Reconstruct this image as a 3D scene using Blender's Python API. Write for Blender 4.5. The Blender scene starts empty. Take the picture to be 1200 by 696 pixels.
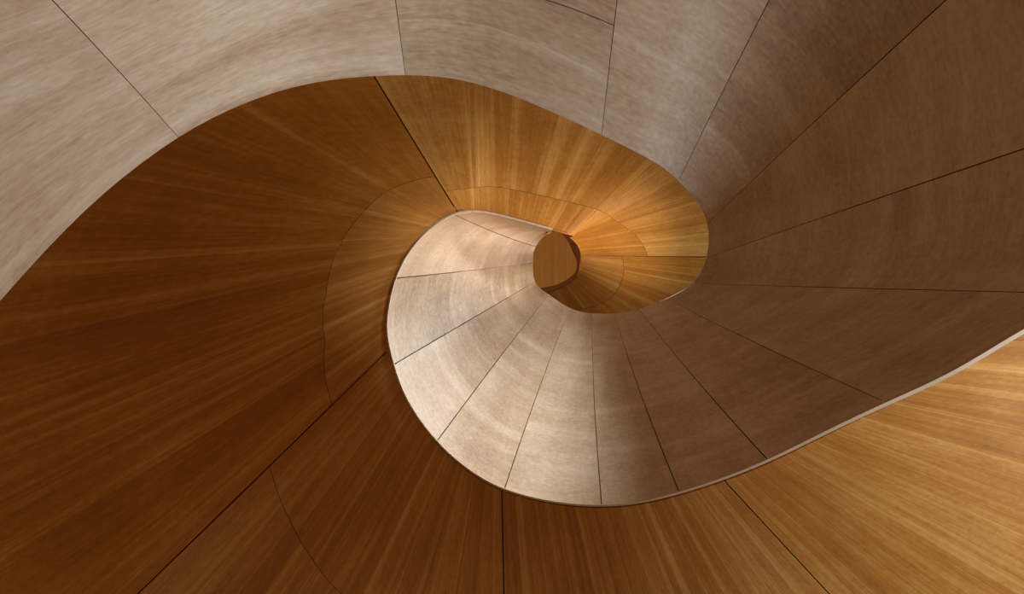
import bpy, math, random
import numpy as np
from mathutils import Vector

# ---------------------------------------------------------------- camera / world / lights
W, H, F = 1200.0, 696.0, 800.0
CAMZ = 1.5
scene = bpy.context.scene
cam_d = bpy.data.cameras.new('camera'); cam = bpy.data.objects.new('camera', cam_d)
scene.collection.objects.link(cam)
cam_d.sensor_width = 36.0; cam_d.lens = 36.0*F/W; cam_d.clip_start = 0.05; cam_d.clip_end = 200
cam.location = (0, 0, CAMZ); cam.rotation_euler = (math.pi, 0, 0)      # looks straight up the stair well
scene.camera = cam
scene.view_settings.view_transform = 'Standard'; scene.view_settings.look = 'None'
scene.view_settings.gamma = 1.0; scene.view_settings.use_curve_mapping = False
scene.view_settings.exposure = 0.0

world = bpy.data.worlds.new('world'); scene.world = world; world.use_nodes = True
bg = world.node_tree.nodes['Background']
bg.inputs[0].default_value = (1.0, 0.64, 0.38, 1); bg.inputs[1].default_value = 0.225

def area(name, loc, target, sx, sy, power, col):
    d = bpy.data.lights.new(name, 'AREA'); d.shape = 'RECTANGLE'; d.size = sx; d.size_y = sy
    d.energy = power; d.color = col
    o = bpy.data.objects.new(name, d); scene.collection.objects.link(o)
    o.location = loc
    o.rotation_euler = (Vector(target)-Vector(loc)).to_track_quat('-Z', 'Y').to_euler()
    return o
# assumed unseen key light on one side of the well, low down: cool daylight
area('assumed_key_light', (12.0, 0.9, 3.5), (0.0, -0.4, 4.8), 5.0, 3.0, 3500, (0.60, 0.78, 1.0))
# added light hidden behind the balustrade, level with the upper turns, brightening inner panels
up = area('upper_fill_light', (3.1, -3.4, 7.8), (-0.3, 0.9, 6.3), 1.4, 1.6, 170, (0.72, 0.87, 1.0))
up.data.spread = math.radians(78)
# unseen fill light, added to brighten the balustrade near the eye
ld = area('eye_fill_light', (2.3, 0.35, 7.6), (-0.25, -0.15, 8.9), 0.5, 0.5, 24, (1.0, 0.94, 0.86))
ld.data.spread = math.radians(92)

# ---------------------------------------------------------------- spiral curves
def spline(ctrl):
    ks = sorted(ctrl); x = np.array(ks, float); Y = np.array([ctrl[k] for k in ks], float)
    if Y.ndim == 1: Y = Y[:, None]
    n = len(x); h = np.diff(x); M = np.zeros((n, n)); R = np.zeros((n, Y.shape[1]))
    M[0, 0] = M[-1, -1] = 1
    for i in range(1, n-1):
        M[i, i-1] = h[i-1]; M[i, i] = 2*(h[i-1]+h[i]); M[i, i+1] = h[i]
        R[i] = 6*((Y[i+1]-Y[i])/h[i]-(Y[i]-Y[i-1])/h[i-1])
    m = np.linalg.solve(M, R)
    def f(t):
        i = int(min(max(np.searchsorted(x, t)-1, 0), n-2)); a = x[i+1]-t; b = t-x[i]
        return (m[i]*a**3+m[i+1]*b**3)/(6*h[i])+(Y[i]/h[i]-m[i]*h[i]/6)*a+(Y[i+1]/h[i]-m[i+1]*h[i]/6)*b
    return f

# plan directions of the free (upper) edge of the balustrade, its foot, and the outer rim of the soffit
A_PTS = {-1:(-200,720), 0:(-60,425), 0.3:(0,352), 0.65:(100,246), 1:(209,161), 1.35:(300,116), 1.7:(386,94), 2:(475,88),
         2.5:(590,108), 3:(705,158), 4:(795,212), 4.5:(818,238), 5:(829,262), 6:(828,302), 7:(812,332), 8:(781,350), 9:(749,362),
         10:(720,367), 11:(694,367), 12:(668,361), 13:(643,345), 14:(627,330), 15:(624.5,307), 16:(628,289), 16.5:(636,278), 17:(648,269.5),
         18:(661,275), 18.6:(669,286), 19:(674.5,299), 19.6:(677.5,311), 20:(674,319), 20.5:(656,332), 21:(630,338)}
def on_ray(a, b, rad):
    a = np.array(a, float); d = np.array(b, float)-a; d /= np.linalg.norm(d); c = np.array([650., 300.])
    q = a-c; s = -q@d+math.sqrt((q@d)**2-q@q+rad*rad); return tuple(a+s*d)
B_PTS = {-1:(-760,300), 0:(-640,-250), 1:on_ray((209,161),(55,0),980), 2:on_ray((475,88),(462,0),920), 3:on_ray((705,158),(725,0),870),
         4:on_ray((795,212),(905,0),820), 5:on_ray((829,262),(1112,0),770), 6:on_ray((828,302),(1200,175),705), 7:(1272,344),
         7.3:(1200,387), 7.65:(1120,434), 8:(1040,472), 9:(900,539), 10:(796,577), 11:(705,592), 11.5:(650,588), 12:(591,573), 12.5:(548,549),
         13:(512,517), 13.5:(480,473), 14:(461.5,427), 14.3:(454.5,396), 14.6:(454.5,368), 15:(464,326), 15.5:(491,281), 15.8:(514,261), 16:(532,251.5), 16.3:(562,249), 16.6:(593,255),
         17:(648,270), 18:(667,277), 18.6:(677,288), 19:(680.5,299), 19.6:(679,312), 20:(676.5,322), 20.5:(660,335), 21:(632,345)}
O_PTS = {6:(1800,150), 7:(1690,380), 7.38:(1560,420), 8.5:(1400,700), 9.5:(1130,865), 10.7:(870,960), 12.03:(596,1000), 13:(280,980),
         14.18:(-90,938), 14.7:(-300,760), 15.2:(-330,540), 15.5:(-240,330), 15.75:(-40,110), 15.9:(150,20), 16.05:(392,14),
         16.5:(575,5), 17:(765,70), 17.5:(850,135), 18:(898,195), 19:(930,301), 20:(840,430), 21:(600,420)}
TH = {-1:-15, 0:10, 1:38, 2:75, 3:102, 4:124, 5:144, 6:163, 7:184, 8:204, 9:224, 10:243, 11:261, 12:282, 13:303, 14:326, 15:352, 16:385,
      17:398, 18:411, 19:430, 20:458, 21:490}
fA, fB, fO, fT = spline(A_PTS), spline(B_PTS), spline(O_PTS), spline(TH)
GROW = 2.6
def zc(t): return 4.0*GROW**((float(fT(t)[0])-190)/360)                 # the stair climbs as it turns
def P3(p, z): return np.array([(p[0]-W/2)/F*z, (p[1]-H/2)/F*z, z+CAMZ])
def proj(q):
    z = q[2]-CAMZ; return np.array([q[0]/z*F+W/2, q[1]/z*F+H/2])
AH = spline({-1:1.38, 8:1.35, 12:1.34, 14:1.26, 16:1.14, 17:1.08, 19:1.1, 21:1.15})
OH = spline({6:1.16, 12:1.17, 14:1.15, 15.5:1.09, 16:1.04, 17:.96, 18:.93, 19:.95, 21:1.0})
def S_bal(t, v):                                                         # v 0 at the foot, 1 at the free edge
    z = zc(t); b = P3(fB(t), z); a = P3(fA(t), z*float(AH(t)[0]))
    q = b+(a-b)*v
    bow = 0.035*z*4*v*(1-v)                                              # slight hollow of the flank
    return q+np.array([0, 0, bow])
def S_sof(t, v):
    z = zc(t); b = P3(fB(t), z*1.004); o = P3(fO(t), z*float(OH(t)[0]))
    q = b+(o-b)*v+np.array([0, 0, 0.02*z*4*v*(1-v)])
    w = math.exp(-((t-14.3)/2.1)**4)                                     # the soffit rolls up towards the foot of the balustrade here
    e = np.array([0, 0, CAMZ]); return e+(q-e)*(1-.035*w*(v/.16)*math.exp(1-v/.16))

def inv(S, p, t, v):                                                     # surface parameters under a direction
    p = np.array(p, float)
    for _ in range(40):
        e = p-proj(S(t, v)); h = 1e-3
        J = np.array([(proj(S(t+h, v))-proj(S(t, v)))/h, (proj(S(t, v+h))-proj(S(t, v)))/h]).T
        d = np.linalg.lstsq(J, e, rcond=None)[0]; t += float(np.clip(d[0], -.3, .3)); v += float(np.clip(d[1], -.1, .1))
        if np.abs(e).max() < .01: break
    return t, v
def vline(S, pts, t0, v0):
    d = {}
    for p in pts:
        t0, v0 = inv(S, p, t0, v0); d[t0] = v0
    ks = sorted(d); xs = np.array(ks); ys = np.array([d[k] for k in ks])
    return lambda t: float(np.interp(t, xs, ys)) if xs[0] <= t <= xs[-1] else (
        float(ys[0]+(t-xs[0])*(ys[1]-ys[0])/(xs[1]-xs[0])) if t < xs[0] else float(ys[-1]+(t-xs[-1])*(ys[-1]-ys[-2])/(xs[-1]-xs[-2])))

# ---------------------------------------------------------------- slabs on the surfaces
SIGN = {}
def set_sign(S, t, v):
    n = normal(S, t, v); SIGN[S.__name__] = 1 if n@(S(t, v)-np.array([0, 0, CAMZ])) > 0 else -1
def normal(S, t, v):
    h = 2e-3
    n = np.cross(S(t+h, v)-S(t-h, v), S(t, v+h)-S(t, v-h)); l = np.linalg.norm(n)
    n = n/l if l > 1e-12 else np.array([0, 0, 1.])
    return n*SIGN.get(S.__name__, 1)                                       # points away from the well
set_sign(S_bal, 8, .5); set_sign(S_sof, 12, .5)
def slab(name, S, t0, t1, v0, v1, nt, nv, off, th, mat, parent, trim=0.0, vtrim=.6):
    """v0, v1: numbers or functions of t.  off: setback of the front, th: thickness (shares of the height)."""
    if S.__name__ not in SIGN: set_sign(S, (t0+t1)/2, .5)
    f0 = v0 if callable(v0) else (lambda t: v0); f1 = v1 if callable(v1) else (lambda t: v1)
    F_, B_, UV = [], [], []
    def tt(t, v, sgn):                                                    # trim so that the joint has a constant width
        if not trim: return t
        sp = np.linalg.norm(S(t+1e-3*sgn, v)-S(t, v))/1e-3
        return t+sgn*trim*(1-.6*v*v if S is S_bal else 1)*zc(t)/max(sp, 1e-6)
    for i in range(nt+1):
        s = i/nt; t = t0+(t1-t0)*s; a, b = f0(t), f1(t)
        for j in range(nv+1):
            v = a+(b-a)*j/nv
            ta, tb = tt(t0, v, 1), tt(t1, v, -1); tv = ta+(tb-ta)*s
            if trim:
                w = max(np.linalg.norm(S(tv, v+.01)-S(tv, v))/.01, 1e-6); dv = vtrim*trim*zc(tv)/w
                if callable(v0) and j == 0: v += dv
                if callable(v1) and j == nv: v -= dv
            q = S(tv, v); n = normal(S, tv, v); z = zc(tv)
            F_.append(q+n*off*z); B_.append(q+n*(off+th)*z)
            UV.append((tv, v))
    nn = nv+1; N = len(F_); verts = [tuple(p) for p in F_+B_]; faces = []
    for i in range(nt):
        for j in range(nv):
            a = i*nn+j; q = (a, a+nn, a+nn+1, a+1); faces.append(q); faces.append(tuple(N+k for k in reversed(q)))
    loop = [i*nn for i in range(nt+1)]+[nt*nn+j for j in range(1, nn)]+[i*nn+nv for i in range(nt-1, -1, -1)]+[j for j in range(nv-1, 0, -1)]
    for k in range(len(loop)):
        a, b = loop[k], loop[(k+1) % len(loop)]; faces.append((b, a, N+a, N+b))
    me = bpy.data.meshes.new(name); me.from_pydata(verts, [], faces); me.update()
    # material coordinates in metres: x along the stair, y across it
    U0 = np.zeros(N)
    for j in range(nn):
        for i in range(1, nt+1): U0[i*nn+j] = U0[(i-1)*nn+j]+np.linalg.norm(F_[i*nn+j]-F_[(i-1)*nn+j])
    uvl = me.uv_layers.new(name='grain')
    mid = nv//2
    for li, l in enumerate(me.loops):
        k = l.vertex_index % N; i, j = divmod(k, nn)
        um = U0[i*nn+mid]; t = UV[k][0]; v = UV[k][1]
        width = np.linalg.norm(S(t, 1)-S(t, 0)) if False else None
        uvl.data[li].uv = (t*1.0, v)
    me.uv_layers.active = uvl
    for p in me.polygons: p.use_smooth = True
    rim = set(frozenset((loop[k], loop[(k+1) % len(loop)])) for k in range(len(loop)))
    rim |= set(frozenset((N+loop[k], N+loop[(k+1) % len(loop)])) for k in range(len(loop)))
    corners = {0, nv, nt*nn, nt*nn+nv}
    for e in me.edges:
        s = frozenset(e.vertices)
        if s in rim or (len(s) == 2 and abs(e.vertices[0]-e.vertices[1]) == N and (min(e.vertices) in corners)): e.use_edge_sharp = True
    me.materials.append(mat)
    o = bpy.data.objects.new(name, me); scene.collection.objects.link(o); o.parent = parent
    return o

# ---------------------------------------------------------------- materials
def wood(name, dark, mid, light, across, fig, rough, spec):
    """across: the grain crosses the ribbon (soffit); otherwise it follows the ribbon (balustrade)."""
    m = bpy.data.materials.new(name); m.use_nodes = True; nt = m.node_tree; nd = nt.nodes; lk = nt.links
    bs = nd['Principled BSDF']; bs.inputs['Roughness'].default_value = rough
    bs.inputs['Specular IOR Level'].default_value = spec
    uv = nd.new('ShaderNodeUVMap'); uv.uv_map = 'grain'
    oi = nd.new('ShaderNodeObjectInfo')
    sh = nd.new('ShaderNodeVectorMath'); sh.operation = 'SCALE'; sh.inputs[0].default_value = (0, 0, 13.0)
    lk.new(oi.outputs['Random'], sh.inputs['Scale'])
    ad = nd.new('ShaderNodeVectorMath'); ad.operation = 'ADD'; lk.new(uv.outputs[0], ad.inputs[0]); lk.new(sh.outputs[0], ad.inputs[1])
    def noise(sc, detail=3, rough_=.55, dist=0.0):
        mp = nd.new('ShaderNodeMapping'); mp.inputs['Scale'].default_value = sc; lk.new(ad.outputs[0], mp.inputs[0])
        n = nd.new('ShaderNodeTexNoise'); n.inputs['Scale'].default_value = 1; n.inputs['Detail'].default_value = detail
        n.inputs['Roughness'].default_value = rough_; n.inputs['Distortion'].default_value = dist
        lk.new(mp.outputs[0], n.inputs['Vector']); return n.outputs[0]
    def remap(x, a, b, c, d):
        r = nd.new('ShaderNodeMapRange'); r.inputs[1].default_value = a; r.inputs[2].default_value = b
        r.inputs[3].default_value = c; r.inputs[4].default_value = d; lk.new(x, r.inputs[0]); return r.outputs[0]
    def math_(op, a, b):
        k = nd.new('ShaderNodeMath'); k.operation = op
        for i, x in enumerate((a, b)):
            if isinstance(x, (int, float)): k.inputs[i].default_value = x
            else: lk.new(x, k.inputs[i])
        return k.outputs[0]
    if across:
        bands = noise((9, .5, 1), 3, .6); fine = noise((160, 5, 1), 2); thin = noise((15, .3, 1), 2, .5); patch = noise((1.6, 3.0, 1), 3, .6); flake = noise((50, 60, 1), 3, .6)
    else:
        bands = noise((.7, 11, 1), 3, .6, .4); fine = noise((9, 190, 1), 3); thin = noise((.35, 20, 1), 2, .5); patch = noise((1.8, 2.6, 1), 4, .62, .3); flake = noise((22, 90, 1), 3, .6)
    s = math_('ADD', math_('MULTIPLY', math_('SUBTRACT', bands, .5), 1.1*fig), math_('MULTIPLY', math_('SUBTRACT', fine, .5), .40))
    s = math_('ADD', s, math_('MULTIPLY', math_('SUBTRACT', patch, .5), 1.1*fig))
    s = math_('ADD', s, math_('MULTIPLY', math_('SUBTRACT', flake, .5), .35 if across else .5))
    # veneer leaves laid side by side: each a little different in tone, with a pale joint line
    sp = nd.new('ShaderNodeSeparateXYZ'); lk.new(uv.outputs[0], sp.inputs[0])
    wob = noise((.5, .5, 1), 1)
    lf = math_('ADD', math_('MULTIPLY', sp.outputs[0] if across else sp.outputs[1], 5.3 if across else 3.7), math_('MULTIPLY', oi.outputs['Random'], 9.0))
    lf = math_('ADD', lf, math_('MULTIPLY', wob, .5))
    wn = nd.new('ShaderNodeTexWhiteNoise'); wn.noise_dimensions = '1D'; lk.new(math_('FLOOR', lf, 0), wn.inputs['W'])
    s = math_('ADD', s, math_('MULTIPLY', math_('SUBTRACT', wn.outputs['Value'], .5), .14))
    fr = math_('FRACT', lf, 0)
    s = math_('ADD', s, remap(fr, 0, .07 if across else .025, .16 if across else .10, 0))
    streak = remap(thin, .52, .72, 0, .24 if across else .16)
    s = math_('ADD', s, streak)
    s = math_('ADD', s, remap(oi.outputs['Random'], 0, 1, *((.46, .56) if across else (.40, .60))))
    cr = nd.new('ShaderNodeValToRGB'); lk.new(s, cr.inputs[0])
    e = cr.color_ramp.elements; e[0].position = .12; e[0].color = (*dark, 1); e[1].position = .95; e[1].color = (*light, 1)
    k = e.new(.5); k.color = (*mid, 1)
    hs = nd.new('ShaderNodeHueSaturation'); lk.new(cr.outputs[0], hs.inputs['Color'])
    rr = math_('FRACT', math_('MULTIPLY', oi.outputs['Random'], 17.0), 0)      # boards differ a little in hue too
    lk.new(remap(rr, 0, 1, .4975, .5015), hs.inputs['Hue']); lk.new(remap(rr, 0, 1, 1.02, .98), hs.inputs['Saturation'])
    lk.new(hs.outputs[0], bs.inputs['Base Color'])
    bp = nd.new('ShaderNodeBump'); bp.inputs['Strength'].default_value = .05; bp.inputs['Distance'].default_value = .01
    lk.new(fine, bp.inputs['Height']); lk.new(bp.outputs[0], bs.inputs['Normal'])
    return m
def plain(name, col, rough=.8):
    m = bpy.data.materials.new(name); m.use_nodes = True; nt = m.node_tree; bs = nt.nodes['Principled BSDF']
    n = nt.nodes.new('ShaderNodeTexNoise'); n.inputs['Scale'].default_value = 14
    cr = nt.nodes.new('ShaderNodeValToRGB'); cr.color_ramp.elements[0].color = tuple(c*.8 for c in col)+(1,); cr.color_ramp.elements[1].color = tuple(min(1, c*1.15) for c in col)+(1,)
    nt.links.new(n.outputs[0], cr.inputs[0]); nt.links.new(cr.outputs[0], bs.inputs['Base Color']); bs.inputs['Roughness'].default_value = rough
    return m
M_PALE = wood('pale_fir', (.24, .125, .058), (.44, .275, .155), (.62, .45, .30), False, .50, .48, .2)
M_AMBER = wood('amber_fir', (.20, .060, .007), (.38, .137, .020), (.62, .31, .075), True, .46, .5, .09)
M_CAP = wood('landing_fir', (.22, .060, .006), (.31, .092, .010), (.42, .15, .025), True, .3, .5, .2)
M_EDGE = plain('plywood_edge', (.58, .37, .20), .6)
M_CORE = plain('joint_shadow_board', (.035, .02, .012), .9)

# ---------------------------------------------------------------- the staircase
stair = bpy.data.objects.new('spiral_staircase', None); scene.collection.objects.link(stair)
stair.location = (0, 0, 0)
stair['label'] = 'spiral staircase seen from below, pale wood balustrade and amber soffit winding to a small eye'
stair['category'] = 'staircase'

# balustrade: dark core board, pale veneered panels, light plywood edge at its foot
bal = slab('balustrade', S_bal, -1, 16.6, 0.03, .992, 230, 8, .0033, .006, M_CORE, stair)
bal['label'] = 'pale curving balustrade clad in tapered wood panels'
seams = [-1, 1, 2, 3, 4, 5, 6, 7, 8, 9, 10, 11, 12, 13, 14, 15, 16, 17]
GP = .0008
long_line = vline(S_bal, [(640, 0), (682, 14), (724, 32)], 2.6, .8)
for a, b in zip(seams[:-1], seams[1:]):
    n = int(max(10, (b-a)*14))
    GP = .0012 if a < 7 else .0009
    if a == 2:
        slab('wood_panel', S_bal, a, b, long_line, 1.0, n, 8, 0, .003, M_PALE, bal, GP)
        slab('wood_panel', S_bal, a, b, 0.0, long_line, n, 8, 0, .003, M_PALE, bal, GP)
    else:
        slab('wood_panel', S_bal, a, b, 0.0, 1.0, n, 12, 0, .003, M_PALE, bal, GP)
def trim_w(t): return float(np.interp(t, [6, 7.3, 9, 11, 13, 15, 16, 16.6], [6.5, 5.0, 3.0, 1.8, 1.2, .9, .3, .05]))
def S_edge(t, v):
    z = zc(t)*(.994+.0025*v); c = fB(t); d = fB(t+.01)-fB(t-.01); d = d/max(np.linalg.norm(d), 1e-6); nrm = np.array([-d[1], d[0]])
    if nrm@(c-np.array([650., 300.])) < 0: nrm = -nrm
    w = trim_w(t)
    return P3(c+nrm*w*(v-.25), z)
et = slab('edge_trim', S_edge, 6, 16.2, 0, 1, 180, 1, 0, .001, M_EDGE, stair)
et['label'] = 'thin light plywood edge along the foot of the balustrade'

# soffit: dark core board and amber panels
sof = slab('soffit', S_sof, 6, 21, lambda t: float(np.interp(t, [14, 15], [.001, .03])), 1.0, 340, 12, .0065, .010, M_CORE, stair)
sof['label'] = 'amber wood soffit of broad panels with crosswise grain'
L3 = vline(S_sof, [(315,545), (326,580), (342,615), (366,655), (400,696)], 14.1, .2)
L4 = vline(S_sof, [(388,470), (381,400), (383,340), (401,282), (432,242), (472,216), (512,206)], 14.3, .15)
L5 = vline(S_sof, [(536,222), (600,222), (680,240), (735,268), (758,298)], 16.1, .1)
L6 = vline(S_sof, [(729,301), (731,320), (718,347)], 19.05, .2)
GA = .0012
def foot(t):                                                             # shadow gap between the edge board and the soffit panels
    k = float(np.interp(t, [6, 11, 14, 15], [2.2, 1.3, .5, 0])); return (.75*trim_w(t)*min(k, 1)+k)/np.linalg.norm(fO(t)-fB(t))
for a, b, L in [(6, 7.38, None), (7.38, 9.5, None), (9.5, 12.03, None), (12.03, 14.18, L3), (14.18, 16.05, L4), (16.05, 19, L5), (19, 21, L6)]:
    n = int((b-a)*22)
    if L:
        vt = {L3: .65, L4: .4}.get(L, .22)
        slab('wood_panel', S_sof, a, b, foot, L, n, 8, 0, .004, M_AMBER, sof, GA, vt)
        slab('wood_panel', S_sof, a, b, L, 1.0, n, 12, 0, .004, M_AMBER, sof, GA, vt)
    else:
        slab('wood_panel', S_sof, a, b, foot, 1.0, n, 16, 0, .004, M_AMBER, sof, GA)

# the eye: curb and underside of the top landing
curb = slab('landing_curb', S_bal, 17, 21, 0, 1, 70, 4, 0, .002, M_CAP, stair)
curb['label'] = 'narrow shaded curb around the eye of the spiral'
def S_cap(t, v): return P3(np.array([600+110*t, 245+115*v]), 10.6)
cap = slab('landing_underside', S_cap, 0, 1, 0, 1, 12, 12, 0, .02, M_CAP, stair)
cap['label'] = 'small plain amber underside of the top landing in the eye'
